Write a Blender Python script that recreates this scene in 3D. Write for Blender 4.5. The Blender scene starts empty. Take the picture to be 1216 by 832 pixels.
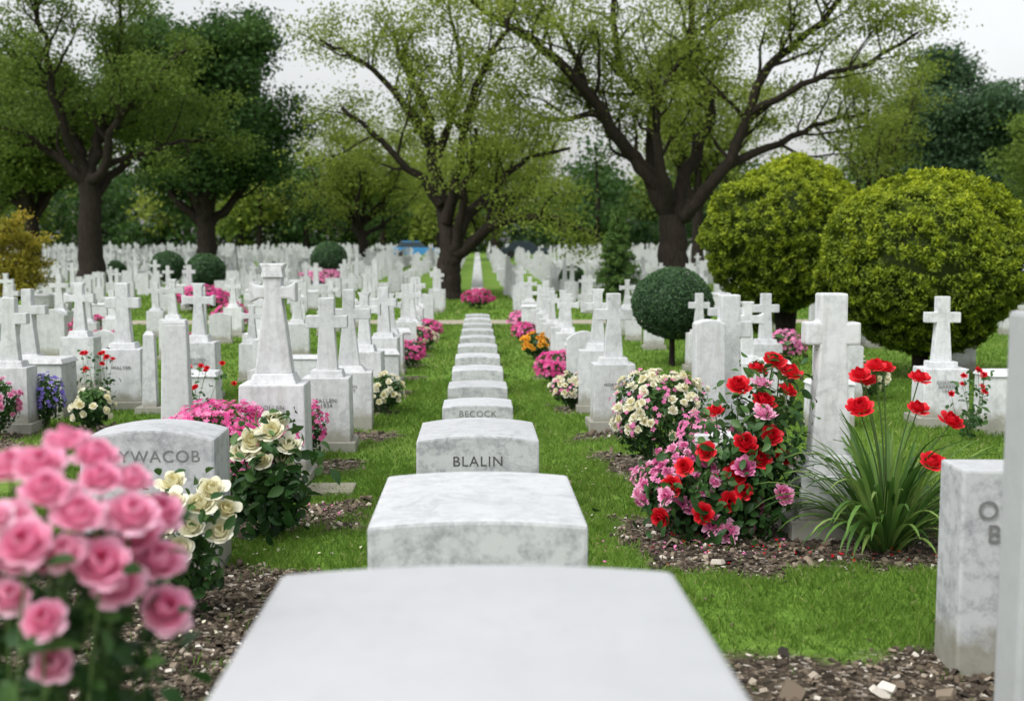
import bpy, bmesh, math
import numpy as np
from mathutils import Vector, Matrix
rng=np.random.default_rng(7)
S=bpy.context.scene
COL=S.collection
S.view_settings.view_transform='Standard'
S.view_settings.look='None'
S.view_settings.exposure=0

# ------------------------------------------------------------------ helpers
def G(y):
    return np.clip(0.02*(np.asarray(y,float)-30.0),0,2.6)
def unit(a):
    a=np.asarray(a,float)
    return a/np.maximum(np.linalg.norm(a,axis=-1,keepdims=True),1e-9)
class Acc:
    def __init__(s): s.V=[];s.F=[];s.n=0
    def add(s,V,F,mat=0,v=0.5,smooth=False):
        V=np.asarray(V,float).reshape(-1,3);F=np.asarray(F,int)
        if len(F)==0: return
        s.V.append(V)
        s.F.append((F+s.n,mat,np.broadcast_to(np.asarray(v,float),(len(F),)).copy(),smooth))
        s.n+=len(V)
    def mesh(s,name,mats):
        me=bpy.data.meshes.new(name)
        V=np.concatenate(s.V)
        loops=np.concatenate([f[0].ravel() for f in s.F])
        tot=np.concatenate([np.full(len(f[0]),f[0].shape[1]) for f in s.F])
        start=np.concatenate([[0],np.cumsum(tot)[:-1]])
        mi=np.concatenate([np.full(len(f[0]),f[1]) for f in s.F])
        vv=np.concatenate([f[2] for f in s.F])
        sm=np.concatenate([np.full(len(f[0]),f[3]) for f in s.F])
        me.vertices.add(len(V));me.loops.add(len(loops));me.polygons.add(len(tot))
        me.vertices.foreach_set('co',V.astype(np.float32).ravel())
        me.loops.foreach_set('vertex_index',loops.astype(np.int32))
        me.polygons.foreach_set('loop_start',start.astype(np.int32))
        me.polygons.foreach_set('loop_total',tot.astype(np.int32))
        me.polygons.foreach_set('material_index',mi.astype(np.int32))
        me.polygons.foreach_set('use_smooth',sm.astype(bool))
        me.update(calc_edges=True)
        a=me.attributes.new('v','FLOAT','FACE')
        a.data.foreach_set('value',vv.astype(np.float32))
        for m in mats: me.materials.append(m)
        return me
    def obj(s,name,mats,loc=(0,0,0)):
        o=bpy.data.objects.new(name,s.mesh(name,mats));o.location=loc
        COL.objects.link(o);return o

def leaves(acc,P,L,W,mat,v,nrm=None,jit=.7,rg=rng,up=.8):
    n=len(P)
    if n==0:return
    d=unit(rg.normal(size=(n,3)))
    N=unit(rg.normal(size=(n,3))+np.array([0,0,up])) if nrm is None else unit(nrm+jit*rg.normal(size=(n,3)))
    t=unit(np.cross(N,d));b=np.cross(N,t)
    k=rg.uniform(.65,1.3,(n,1))
    L=L*k;W=W*k
    V=np.stack([P-t*L/2,P+b*W/2+N*W*.15+t*L*.05,P+t*L/2,P-b*W/2+N*W*.15+t*L*.05],1)
    F=np.arange(n*4).reshape(n,4)
    acc.add(V,F,mat,v)

def bigleaves(acc,P,L,mat,v,nrm,jit,rg):
    """pointed oval leaves with a mid-rib fold (for near plants)"""
    n=len(P)
    N=unit(nrm+jit*rg.normal(size=(n,3)));d=unit(rg.normal(size=(n,3))+[0,0,-.3])
    t=unit(np.cross(N,d));b=np.cross(N,t);k=rg.uniform(.6,1.25,(n,1))*L
    prof=[(0,0),(.22,.21),(.5,.27),(.78,.17),(1,0)]
    cols=[]
    for s,w_ in prof:
        c=P+t*k*(s-.5)-N*k*.22*(s-.4)**2
        cols+= [c-b*k*w_+N*k*w_*.35,c,c+b*k*w_+N*k*w_*.35]
    V=np.stack(cols,1)
    F0=np.array([[3*i+j,3*i+j+1,3*i+j+4,3*i+j+3] for i in range(4) for j in range(2)])
    F=(F0[None]+(np.arange(n)*15)[:,None,None]).reshape(-1,4)
    acc.add(V,F,mat,np.repeat(v,8),True)

def frames(N,rg=rng):
    N=unit(N);d=rg.normal(size=N.shape)
    t=unit(np.cross(N,d));b=np.cross(N,t)
    return np.stack([t,b,N],2)
def inst(acc,T,P,N,s,mat,v=0.0,smooth=True,rg=rng):
    V0,F0,tv=T
    P=np.asarray(P,float).reshape(-1,3);n=len(P)
    if n==0:return
    R=frames(np.broadcast_to(np.asarray(N,float),(n,3)),rg)
    s=np.broadcast_to(np.asarray(s,float),(n,))
    V=np.einsum('nij,kj->nki',R,V0)*s[:,None,None]+P[:,None]
    F=(F0[None]+(np.arange(n)*len(V0))[:,None,None]).reshape(-1,F0.shape[1])
    v=np.broadcast_to(np.asarray(v,float),(n,))
    vv=(tv[None]+v[:,None]).ravel()
    acc.add(V,F,mat,vv,smooth)

def resample(pts,n):
    pts=np.asarray(pts,float)
    P=np.vstack([2*pts[0]-pts[1],pts,2*pts[-1]-pts[-2]])
    out=[];m=len(pts)-1
    for u in np.linspace(0,m-1e-6,n):
        i=int(u);t=u-i
        a,b,c,d=P[i],P[i+1],P[i+2],P[i+3]
        out.append(.5*((2*b)+(-a+c)*t+(2*a-5*b+4*c-d)*t*t+(-a+3*b-3*c+d)*t**3))
    return np.array(out)
def tube(acc,P,R,k,mat,v=.5):
    P=np.asarray(P,float);n=len(P);R=np.broadcast_to(np.asarray(R,float),(n,))
    T=unit(np.gradient(P,axis=0));m=np.abs(T.mean(0))
    ref=np.zeros(3);ref[int(np.argmin(m))]=1
    A=unit(np.cross(T,ref));B=np.cross(T,A)
    th=np.linspace(0,2*np.pi,k,endpoint=False)
    V=P[:,None]+R[:,None,None]*(np.cos(th)[None,:,None]*A[:,None]+np.sin(th)[None,:,None]*B[:,None])
    i=np.arange(n-1)[:,None]*k;j=np.arange(k)[None];j2=(j+1)%k
    F=np.stack([i+j,i+j2,i+k+j2,i+k+j],-1).reshape(-1,4)
    acc.add(V,F,mat,v,True)
def walk(p,d,L,n,wig,up,rg):
    P=[np.array(p,float)];d=unit(d)
    for i in range(n):
        d=unit(d+rg.normal(size=3)*wig+np.array([0,0,up]))
        P.append(P[-1]+d*L/n)
    return np.array(P)

# ------------------------------------------------------------------ materials
def newmat(name):
    m=bpy.data.materials.new(name);m.use_nodes=True
    nt=m.node_tree;nt.nodes.clear()
    return m,nt,nt.nodes,nt.links
def vmat(name,stops,rough=.6,trans=.3,spec=.3):
    m,nt,N,L=newmat(name)
    o=N.new('ShaderNodeOutputMaterial')
    a=N.new('ShaderNodeAttribute');a.attribute_name='v'
    r=N.new('ShaderNodeValToRGB');e=r.color_ramp.elements
    while len(e)<len(stops): e.new(.5)
    for i,(p,c) in enumerate(stops):
        e[i].position=p;e[i].color=(*c,1)
    L.new(a.outputs['Fac'],r.inputs[0])
    p=N.new('ShaderNodeBsdfPrincipled');p.inputs['Roughness'].default_value=rough
    p.inputs['Specular IOR Level'].default_value=spec
    L.new(r.outputs[0],p.inputs['Base Color'])
    if trans>0:
        t=N.new('ShaderNodeBsdfTranslucent');L.new(r.outputs[0],t.inputs[0])
        mx=N.new('ShaderNodeMixShader');mx.inputs[0].default_value=trans
        L.new(p.outputs[0],mx.inputs[1]);L.new(t.outputs[0],mx.inputs[2]);L.new(mx.outputs[0],o.inputs[0])
    else: L.new(p.outputs[0],o.inputs[0])
    return m
def plain(name,c,rough=.5,metal=0,spec=.5):
    m,nt,N,L=newmat(name);o=N.new('ShaderNodeOutputMaterial')
    p=N.new('ShaderNodeBsdfPrincipled');p.inputs['Base Color'].default_value=(*c,1)
    p.inputs['Roughness'].default_value=rough;p.inputs['Metallic'].default_value=metal
    p.inputs['Specular IOR Level'].default_value=spec
    L.new(p.outputs[0],o.inputs[0]);return m
def ramp(N,L,src,stops):
    r=N.new('ShaderNodeValToRGB');e=r.color_ramp.elements
    while len(e)<len(stops): e.new(.5)
    for i,(p,c) in enumerate(stops):
        e[i].position=p;e[i].color=(c[0],c[1],c[2],1) if hasattr(c,'__len__') else (c,c,c,1)
    L.new(src,r.inputs[0]);return r.outputs[0]
def mixc(N,L,f,a,b,mode='MIX'):
    m=N.new('ShaderNodeMixRGB');m.blend_type=mode
    for i,x in enumerate((f,a,b)):
        if isinstance(x,bpy.types.NodeSocket): L.new(x,m.inputs[i])
        elif hasattr(x,'__len__'): m.inputs[i].default_value=(*x,1)
        elif i==0: m.inputs[i].default_value=x
        else: m.inputs[i].default_value=(x,x,x,1)
    return m.outputs[0]
def mul(N,L,a,k):
    s=N.new('ShaderNodeMath');s.operation='MULTIPLY';L.new(a,s.inputs[0]);s.inputs[1].default_value=k;return s.outputs[0]
def noise(N,L,vec,scale,detail=4,rough=.55,dist=0):
    n=N.new('ShaderNodeTexNoise');n.inputs['Scale'].default_value=scale
    n.inputs['Detail'].default_value=detail;n.inputs['Roughness'].default_value=rough
    n.inputs['Distortion'].default_value=dist
    L.new(vec,n.inputs['Vector']);return n.outputs['Fac']
def marble(name,base,vein=(.32,.33,.345),veinamt=.5,dirt=.45,mott=.38):
    m,nt,N,L=newmat(name);o=N.new('ShaderNodeOutputMaterial')
    tc=N.new('ShaderNodeTexCoord');oi=N.new('ShaderNodeObjectInfo')
    ml=N.new('ShaderNodeVectorMath');ml.operation='MULTIPLY_ADD'
    L.new(oi.outputs['Random'],ml.inputs[0]);ml.inputs[1].default_value=(37,17,53)
    L.new(tc.outputs['Object'],ml.inputs[2]);vec=ml.outputs[0]
    n1=noise(N,L,vec,4.5,8,.62,.5)
    v=ramp(N,L,n1,[(.45,0),(.5,1),(.55,0)])
    v2=ramp(N,L,noise(N,L,vec,2.2,5,.6),[(.42,0),(.62,1)])
    vv=mixc(N,L,1.0,v,v2,'MULTIPLY')
    c=mixc(N,L,mul(N,L,vv,veinamt),base,vein)
    bl=ramp(N,L,noise(N,L,vec,16,8,.72),[(.46,0),(.66,1)])
    # mottling shows most on upright faces (tops are washed clean by rain)
    ge=N.new('ShaderNodeNewGeometry');sn=N.new('ShaderNodeSeparateXYZ');L.new(ge.outputs['Normal'],sn.inputs[0])
    up=ramp(N,L,sn.outputs['Z'],[(.2,1),(.85,.40)])
    bl=mixc(N,L,1.0,bl,up,'MULTIPLY')
    c=mixc(N,L,mul(N,L,bl,mott),c,vein)
    mr=N.new('ShaderNodeMapRange');L.new(oi.outputs['Random'],mr.inputs[0]);mr.inputs[3].default_value=.86;mr.inputs[4].default_value=1.05
    c=mixc(N,L,1.0,c,mr.outputs[0],'MULTIPLY')
    # faint broad tonal clouding
    c=mixc(N,L,1.0,c,ramp(N,L,noise(N,L,vec,1.7,4,.6),[(.3,.90),(.7,1.0)]),'MULTIPLY')
    mp=N.new('ShaderNodeMapping');mp.inputs['Scale'].default_value=(9,9,1.1);L.new(vec,mp.inputs[0])
    st=ramp(N,L,noise(N,L,mp.outputs[0],1.6,6,.7),[(.48,0),(.72,1)])
    c=mixc(N,L,mul(N,L,st,dirt),c,(.28,.28,.25))
    sx=N.new('ShaderNodeSeparateXYZ');L.new(tc.outputs['Object'],sx.inputs[0])
    n4=noise(N,L,vec,12,4)
    ad=N.new('ShaderNodeMath');ad.operation='MULTIPLY_ADD';L.new(n4,ad.inputs[0]);ad.inputs[1].default_value=-.22;L.new(sx.outputs['Z'],ad.inputs[2])
    c=mixc(N,L,ramp(N,L,ad.outputs[0],[(0,.75),(.10,0)]),c,(.22,.21,.15))
    p=N.new('ShaderNodeBsdfPrincipled');L.new(c,p.inputs['Base Color']);p.inputs['Roughness'].default_value=.62
    p.inputs['Specular IOR Level'].default_value=.25
    bn=noise(N,L,tc.outputs['Object'],60,5,.7)
    b=N.new('ShaderNodeBump');b.inputs['Strength'].default_value=.25;b.inputs['Distance'].default_value=.004
    L.new(bn,b.inputs['Height']);L.new(b.outputs[0],p.inputs['Normal'])
    L.new(p.outputs[0],o.inputs[0]);return m
M_marble=marble('white_marble',(.64,.655,.67))
M_marble2=marble('veined_marble',(.55,.565,.58),vein=(.23,.24,.26),veinamt=.4,dirt=.12,mott=.75)
M_clean=marble('clean_marble',(.465,.477,.492),vein=(.33,.34,.355),veinamt=.12,dirt=.05,mott=.25)
M_letter=plain('engraved_letters',(.07,.07,.07),.8)
M_letter2=plain('worn_letters',(.16,.16,.16),.8)

def barkmat(name,a,b):
    m,nt,N,L=newmat(name);o=N.new('ShaderNodeOutputMaterial')
    tc=N.new('ShaderNodeTexCoord');mp=N.new('ShaderNodeMapping');mp.inputs['Scale'].default_value=(6,6,1.2)
    L.new(tc.outputs['Object'],mp.inputs[0])
    n=noise(N,L,mp.outputs[0],2.2,7,.7,.5)
    c=ramp(N,L,n,[(.3,a),(.7,b)])
    p=N.new('ShaderNodeBsdfPrincipled');p.inputs['Roughness'].default_value=.9;L.new(c,p.inputs['Base Color'])
    p.inputs['Specular IOR Level'].default_value=.15
    bp=N.new('ShaderNodeBump');bp.inputs['Strength'].default_value=.8;bp.inputs['Distance'].default_value=.05
    L.new(n,bp.inputs['Height']);L.new(bp.outputs[0],p.inputs['Normal'])
    L.new(p.outputs[0],o.inputs[0]);return m
M_bark=barkmat('bark',(.010,.008,.0065),(.038,.030,.023))
L_yel=vmat('leaf_yellowgreen',[(0,(.08,.12,.015)),(.5,(.21,.28,.04)),(1,(.40,.45,.09))],trans=.5)
L_mid=vmat('leaf_midgreen',[(0,(.035,.07,.012)),(.5,(.13,.20,.03)),(1,(.28,.36,.07))],trans=.45)
L_dark=vmat('leaf_darkgreen',[(0,(.018,.045,.012)),(.5,(.05,.115,.026)),(1,(.12,.21,.045))],trans=.4)
L_conif=vmat('leaf_conifer',[(0,(.02,.045,.02)),(.5,(.055,.11,.05)),(1,(.11,.19,.08))],trans=.3)
L_top=vmat('leaf_golden_topiary',[(0,(.025,.045,.004)),(.4,(.13,.19,.010)),(.75,(.31,.38,.016)),(1,(.50,.54,.03))],trans=.35)
L_box=vmat('leaf_boxwood',[(0,(.014,.04,.017)),(.5,(.05,.11,.042)),(1,(.12,.22,.08))],trans=.2)
L_rose=vmat('leaf_rose',[(0,(.010,.030,.010)),(.5,(.032,.09,.022)),(1,(.09,.18,.042))],trans=.25,rough=.45)
L_gold=vmat('leaf_orange',[(0,(.12,.11,.01)),(.5,(.30,.28,.03)),(1,(.50,.34,.05))],trans=.4)
L_strap=vmat('leaf_strap',[(0,(.04,.10,.02)),(.5,(.12,.24,.05)),(1,(.28,.40,.11))],trans=.35,rough=.4)
F_pinkrose=vmat('petal_pink_rose',[(0,(.74,.14,.33)),(.45,(.88,.34,.53)),(1,(.93,.64,.76))],trans=.4,rough=.5)
F_pink=vmat('petal_pink',[(0,(.50,.05,.24)),(.5,(.80,.22,.46)),(1,(.90,.52,.68))],trans=.3,rough=.5)
F_mag=vmat('petal_magenta',[(0,(.40,.01,.13)),(.5,(.70,.06,.28)),(1,(.85,.26,.48))],trans=.3,rough=.5)
F_red=vmat('petal_red',[(0,(.34,.003,.010)),(.5,(.68,.008,.022)),(1,(.84,.04,.055))],trans=.3,rough=.5)
F_white=vmat('petal_white',[(0,(.72,.66,.30)),(.4,(.85,.81,.58)),(1,(.90,.89,.78))],trans=.35,rough=.5)
F_blue=vmat('petal_violet',[(0,(.10,.07,.42)),(1,(.32,.24,.75))],trans=.2)
F_orange=vmat('petal_orange',[(0,(.8,.22,.02)),(1,(.88,.55,.06))],trans=.2)
M_grassblade=vmat('grass_blade',[(0,(.060,.13,.018)),(.5,(.145,.26,.038)),(.85,(.25,.37,.07)),(1,(.40,.40,.18))],trans=.4,rough=.6,spec=.15)
M_chip=vmat('mulch_chip',[(0,(.030,.024,.019)),(.4,(.115,.088,.062)),(.75,(.28,.23,.17)),(1,(.62,.58,.51))],trans=0,rough=.9)
M_stem=vmat('plant_stem',[(0,(.04,.07,.02)),(1,(.10,.17,.05))],trans=0)

# ------------------------------------------------------------------ world & light
SUN_EL=54;SUN_AZ=-135
w=bpy.data.worlds.new('World');S.world=w;w.use_nodes=True
N=w.node_tree.nodes;L=w.node_tree.links;N.clear()
o=N.new('ShaderNodeOutputWorld');bg=N.new('ShaderNodeBackground');bg.inputs[1].default_value=.15
sk=N.new('ShaderNodeTexSky');sk.sky_type='NISHITA';sk.sun_disc=False
sk.sun_elevation=math.radians(SUN_EL);sk.sun_rotation=math.radians(SUN_AZ);sk.dust_density=4;sk.air_density=1.2;sk.ozone_density=.6
hs=N.new('ShaderNodeHueSaturation');hs.inputs['Saturation'].default_value=.12;hs.inputs['Value'].default_value=1.62
L.new(sk.outputs[0],hs.inputs['Color'])
tc=N.new('ShaderNodeTexCoord')
cn=noise(N,L,tc.outputs['Generated'],2.2,6,.6,.4)
cc=mixc(N,L,1.0,hs.outputs[0],ramp(N,L,cn,[(.3,.88),(.7,1.1)]),'MULTIPLY')
L.new(cc,bg.inputs[0]);L.new(bg.outputs[0],o.inputs[0])
sd=bpy.data.lights.new('sun','SUN');sd.energy=1.15;sd.angle=math.radians(26);sd.color=(1,.97,.93)
so=bpy.data.objects.new('sun',sd);COL.objects.link(so)
el=math.radians(SUN_EL);az=math.radians(SUN_AZ)
dirv=Vector((math.sin(az)*math.cos(el),math.cos(az)*math.cos(el),math.sin(el)))
so.rotation_euler=dirv.to_track_quat('Z','Y').to_euler();so.location=(0,0,30)

cam=bpy.data.cameras.new('camera');co=bpy.data.objects.new('camera',cam);COL.objects.link(co)
co.location=(0,0,1.6);cam.lens=41.4;cam.sensor_width=36;cam.clip_start=.05;cam.clip_end=2000
co.rotation_euler=(math.radians(90-4.53),0,math.radians(-1.68))
cam.dof.use_dof=True;cam.dof.focus_distance=7.2;cam.dof.aperture_fstop=2.4
S.camera=co

# ------------------------------------------------------------------ beds & ground
beds=[(-3.2,-.82,2.2,5.95),(-1.55,-.72,6.75,7.6),(.85,2.65,5.85,7.15),(.95,3.2,2.0,4.62),(1.0,1.75,8.0,9.6),(-2.3,-1.5,7.2,8.3),
      (-1.6,-.85,8.7,9.25),(-3.9,-3.2,10.5,11.2),(-4.6,-3.9,9.9,11.0),(1.8,2.6,8.5,9.3)]
for k in range(10):
    yy=10.1+1.75*k
    beds.append((-1.5,-.8,yy,yy+.6));beds.append((.85,1.5,yy+.1,yy+.7))
def wob(x,y):
    return .07*np.sin(5.1*x+2.3*y)+.05*np.sin(11*x-7*y+1)+.04*np.sin(23*y+9*x)+.03*np.sin(37*x-19*y)
def bedmask(x,y):
    w_=wob(x,y);m=np.zeros(np.shape(x))
    for a,b,c,d in beds:
        q=np.minimum(np.minimum(x-a,b-x),np.minimum(y-c,d-y))+w_
        m=np.maximum(m,np.clip(q/.08+.5,0,1))
    return m
xs=np.concatenate([[-400,-150,-70,-40,-20,-12],np.arange(-7,7.01,.08),[12,20,40,70,150,400]])
ys=np.concatenate([[-40,-10,0],np.arange(1,20,.08),np.arange(20,30,.5),[30,31,33,36,40,60,100,160,161,300,900]])
X,Y=np.meshgrid(xs,ys)
Z=G(Y)+np.where((Y<20)&(np.abs(X)<7),.012*np.sin(1.7*X+.6*Y)*np.sin(1.1*Y),0)
Vg=np.stack([X,Y,Z],-1).reshape(-1,3)
nx,ny=len(xs),len(ys)
i=np.arange(ny-1)[:,None]*nx;j=np.arange(nx-1)[None]
Fg=np.stack([i+j,i+j+1,i+nx+j+1,i+nx+j],-1).reshape(-1,4)
m,nt,N,L=newmat('lawn_ground');o=N.new('ShaderNodeOutputMaterial')
tc=N.new('ShaderNodeTexCoord');at=N.new('ShaderNodeAttribute');at.attribute_name='bed'
n1=noise(N,L,tc.outputs['Object'],.35,5,.6);n2=noise(N,L,tc.outputs['Object'],14,6,.7)
g1=ramp(N,L,n2,[(.3,(.065,.135,.018)),(.7,(.16,.28,.04))])
g2=mixc(N,L,ramp(N,L,n1,[(.45,0),(.7,.6)]),g1,(.19,.24,.06))
v=N.new('ShaderNodeTexVoronoi');v.inputs['Scale'].default_value=42;L.new(tc.outputs['Object'],v.inputs['Vector'])
n3=noise(N,L,tc.outputs['Object'],7,6,.7)
sx=N.new('ShaderNodeSeparateXYZ');L.new(v.outputs['Color'],sx.inputs[0])
mu=ramp(N,L,sx.outputs[0],[(0,(.026,.021,.016)),(.6,(.10,.078,.056)),(.85,(.21,.17,.125)),(1,(.48,.44,.38))])
mu=mixc(N,L,1.0,mu,ramp(N,L,n3,[(.3,.5),(.7,1.1)]),'MULTIPLY')
c=mixc(N,L,at.outputs['Fac'],g2,mu)
p=N.new('ShaderNodeBsdfPrincipled');p.inputs['Roughness'].default_value=.95;p.inputs['Specular IOR Level'].default_value=.1
L.new(c,p.inputs['Base Color'])
b=N.new('ShaderNodeBump');b.inputs['Strength'].default_value=.7;b.inputs['Distance'].default_value=.03
hh=mixc(N,L,at.outputs['Fac'],n2,v.outputs['Distance']);L.new(hh,b.inputs['Height']);L.new(b.outputs[0],p.inputs['Normal'])
L.new(p.outputs[0],o.inputs[0]);M_ground=m
ac=Acc();ac.add(Vg,Fg,0,.5,True);gr=ac.obj('ground',[M_ground])
a=gr.data.attributes.new('bed','FLOAT','POINT');a.data.foreach_set('value',bedmask(X,Y).ravel().astype(np.float32))

m,nt,N,L=newmat('gravel_path');o=N.new('ShaderNodeOutputMaterial');tc=N.new('ShaderNodeTexCoord')
n=noise(N,L,tc.outputs['Object'],6,8,.75);p=N.new('ShaderNodeBsdfPrincipled');p.inputs['Roughness'].default_value=.95
L.new(ramp(N,L,n,[(.3,(.22,.19,.14)),(.7,(.42,.38,.30))]),p.inputs['Base Color']);L.new(p.outputs[0],o.inputs[0]);M_path=m
xx=np.linspace(-80,80,161);e0=28.2+.12*np.sin(xx*1.7);e1=29.9+.1*np.sin(xx*2.3+1)
Vp=np.concatenate([np.stack([xx,e0,G(e0)+.006],1),np.stack([xx,e1,G(e1)+.008],1)])
ii=np.arange(160);ac=Acc();ac.add(Vp,np.stack([ii,ii+1,ii+162,ii+161],1));ac.obj('gravel_path',[M_path])

def grass_zone(n,x0,x1,y0,y1,h,wd,rg):
    x=rg.uniform(x0,x1,n);y=rg.uniform(y0,y1,n)
    weed=np.clip(np.sin(2.9*x+5*np.sin(1.3*y))*np.sin(3.7*y+2*x)-.45,0,1)*.5
    keep=(bedmask(x,y)<rg.uniform(.1,1.005+weed*.6,n))&(np.abs(x)<.47*y+1.0)
    cl=.5+.5*np.sin(9*x+4*np.sin(3*y))*np.sin(8*y+3*np.sin(5*x))
    keep&=rg.uniform(0,1,n)<.55+.45*cl
    keep&=~((np.abs(x)<.38)&(y>3.95)&(y<4.86))&~((np.abs(x)<.36)&(y>7.1)&(y<7.9))
    keep&=~((y>28.1)&(y<30))
    x=x[keep];y=y[keep];cl=cl[keep];n=len(x)
    z=G(y)-.004
    P=np.stack([x,y,z],1);th=rg.uniform(0,2*np.pi,n);hh=h*rg.uniform(.5,1.3,n)*(.7+.5*cl)
    side=np.stack([np.cos(th),np.sin(th),0*th],1)*wd/2
    lean=np.stack([rg.normal(0,.35,n),rg.normal(0,.35,n),np.ones(n)],1)*hh[:,None]
    mid=P+lean*.55;tip=P+lean*np.array([1.35,1.35,.95])
    V=np.stack([P-side,P+side,mid+side*.8,tip,mid-side*.8],1)
    patch=.5+.5*np.sin(1.3*x+.7*y)*np.sin(.9*y-1.1*x)
    v=np.clip(.35*rg.uniform(0,1,n)+.25*patch+.25*cl+np.where(rg.uniform(0,1,n)<.04,.5,0),0,1)
    return V,np.arange(n*5).reshape(n,5),v
ac=Acc()
for args in [(210000,-3.2,3.4,2.6,9.0,.05,.0055),(140000,-5.5,6.5,9,15,.05,.010),(90000,-9,12,15,28,.05,.02),(40000,-13,15,30,46,.07,.045)]:
    V,F,v=grass_zone(*args,rng);ac.add(V,F,0,v)
ac.obj('grass',[M_grassblade])
ac=Acc()
def chips(n,x0,x1,y0,y1,sz,inside=True,light=.10):
    x=rng.uniform(x0,x1,n);y=rng.uniform(y0,y1,n);k=bedmask(x,y)>.45
    if not inside:k=~k
    x=x[k];y=y[k];n=len(x)
    P=np.stack([x,y,G(y)+rng.uniform(.002,.014,n)],1)
    s=sz*rng.lognormal(0,.45,(n,1))
    N_=unit(rng.normal(0,.45,(n,3))+[0,0,1]);t=unit(np.cross(N_,rng.normal(size=(n,3))));b=np.cross(N_,t)
    asp=rng.uniform(.35,1.0,(n,1));h=s*.28
    B=[P-t*s/2-b*s*asp/2,P+t*s/2-b*s*asp*.3,P+t*s*.4+b*s*asp/2,P-t*s*.45+b*s*asp*.4]
    V=np.stack(B+[q*.85+P*.15+N_*h for q in B],1)
    F0=np.array([[4,5,6,7],[0,1,5,4],[1,2,6,5],[2,3,7,6],[3,0,4,7]])
    F=(F0[None]+(np.arange(n)*8)[:,None,None]).reshape(-1,4)
    vv=np.repeat(np.clip(rng.beta(1.5,2.8,n)+np.where(rng.uniform(0,1,n)<light,.55,0),0,1),5)
    ac.add(V,F,0,vv)
chips(36000,-3.2,3.2,2.2,7.8,.018);chips(7000,-4.6,2.7,7.8,14,.026);chips(500,-2.5,3,4,9,.016,False);chips(1600,-3.2,3.2,2.2,7.8,.034)
ac.obj('mulch',[M_chip])
ac=Acc()
for (cx,cy,r,n,mt) in [(1.25,6.35,.35,60,0),(1.6,6.35,.4,55,1),(2.2,6.05,.35,25,1),(-1.4,5.0,.35,30,2),(-1.7,7.4,.5,70,0),(1.4,8.35,.4,60,2),(-1.2,6.35,.3,25,2)]:
    x=cx+rng.normal(0,r,n);y=cy+rng.normal(0,r*.5,n);P=np.stack([x,y,0*x+.03],1)
    leaves(ac,P,.022,.018,mt,.5,nrm=np.tile([0,0,1.],(n,1)),jit=.35)
ac.obj('fallen_petals',[F_pink,F_red,F_white])

# ------------------------------------------------------------------ gravestones
def add_part(bm,verts,faces,bev):
    b=bmesh.new();vs=[b.verts.new(v) for v in verts]
    for f in faces:b.faces.new([vs[i] for i in f])
    bmesh.ops.recalc_face_normals(b,faces=b.faces[:])
    if bev>0:
        ed=[e for e in b.edges if len(e.link_faces)==2 and e.calc_face_angle()>.45]
        bmesh.ops.bevel(b,geom=ed,offset=bev,segments=2,profile=.6,affect='EDGES',clamp_overlap=True)
    t=bpy.data.meshes.new('t');b.to_mesh(t);b.free();bm.from_mesh(t);bpy.data.meshes.remove(t)
def P_box(w,d,z0,z1,tw=None,td=None,cx=0,cy=0,bev=.008):
    tw=tw or w;td=td or d
    V=[(cx+sx*a/2,cy+sy*b_/2,z) for (a,b_,z) in ((w,d,z0),(tw,td,z1)) for sx,sy in ((-1,-1),(1,-1),(1,1),(-1,1))]
    F=[(3,2,1,0),(4,5,6,7),(0,1,5,4),(1,2,6,5),(2,3,7,6),(3,0,4,7)]
    return V,F,bev
def P_prism(out,y0,y1,z=0,bev=.008,cx=0):
    n=len(out);V=[(cx+x,y0,z+h) for x,h in out]+[(cx+x,y1,z+h) for x,h in out]
    F=[tuple(range(n)),tuple(range(2*n-1,n-1,-1))]+[(i,(i+1)%n,n+(i+1)%n,n+i) for i in range(n)]
    return V,F,bev
def arch(w,h,rise,n=12):
    return [(-w/2,0),(w/2,0)]+[(w/2-w*k/n,h-rise*abs(1-2*k/n)**2.0) for k in range(n+1)]
def crosso(H,a,wb,wt,za,th,f=0,fs=0):
    r=[(wb,0),(wt,za-th),(a-fs,za-th),(a,za-th-f),(a,za+th+f),(a-fs,za+th),(wt,za+th)]
    r+=[(wt,H-fs),(wt+f,H)] if f>0 else [(wt,H)]
    if f==0: r=[(wb,0),(wt,za-th),(a,za-th),(a,za+th),(wt,za+th),(wt,H)]
    return r+[(-x,z) for x,z in reversed(r)]
def gmesh(name,parts,mat=None):
    bm=bmesh.new()
    for p in parts:add_part(bm,*p)
    me=bpy.data.meshes.new(name);bm.to_mesh(me);bm.free();me.materials.append(mat or M_marble);return me
def place(name,me,x,y,rz=0,s=1,z=None,tilt=0):
    o=bpy.data.objects.new(name,me);COL.objects.link(o)
    o.location=(x,y,float(G(y)) if z is None else z);o.rotation_euler=(tilt,0,rz)
    o.scale=(s,s,s) if not hasattr(s,'__len__') else s
    return o
def text(par,body,size,x,y,z,name='inscription',mat=None):
    c=bpy.data.curves.new(name,'FONT');c.body=body;c.size=size;c.align_x='CENTER';c.align_y='CENTER';c.extrude=.0012
    c.space_character=1.12;c.space_line=.9
    c.materials.append(mat or M_letter);o=bpy.data.objects.new(name,c);COL.objects.link(o);o.parent=par
    o.location=(x,y,z);o.rotation_euler=(math.pi/2,0,0);return o
def tomb(W,h,y0,y1,rise,mat=None,bev=.012):
    d=y1-y0
    me=gmesh('tomb_slab',[P_prism(arch(W,h,rise),-d/2,d/2,0,bev)],mat)
    return place('tomb_slab',me,0,(y0+y1)/2),d
tomb(.77,1.0,1.15,2.28,.018,M_clean,.015)
t,d=tomb(.75,.712,3.93,4.86,.020,M_marble2,.014)
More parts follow.
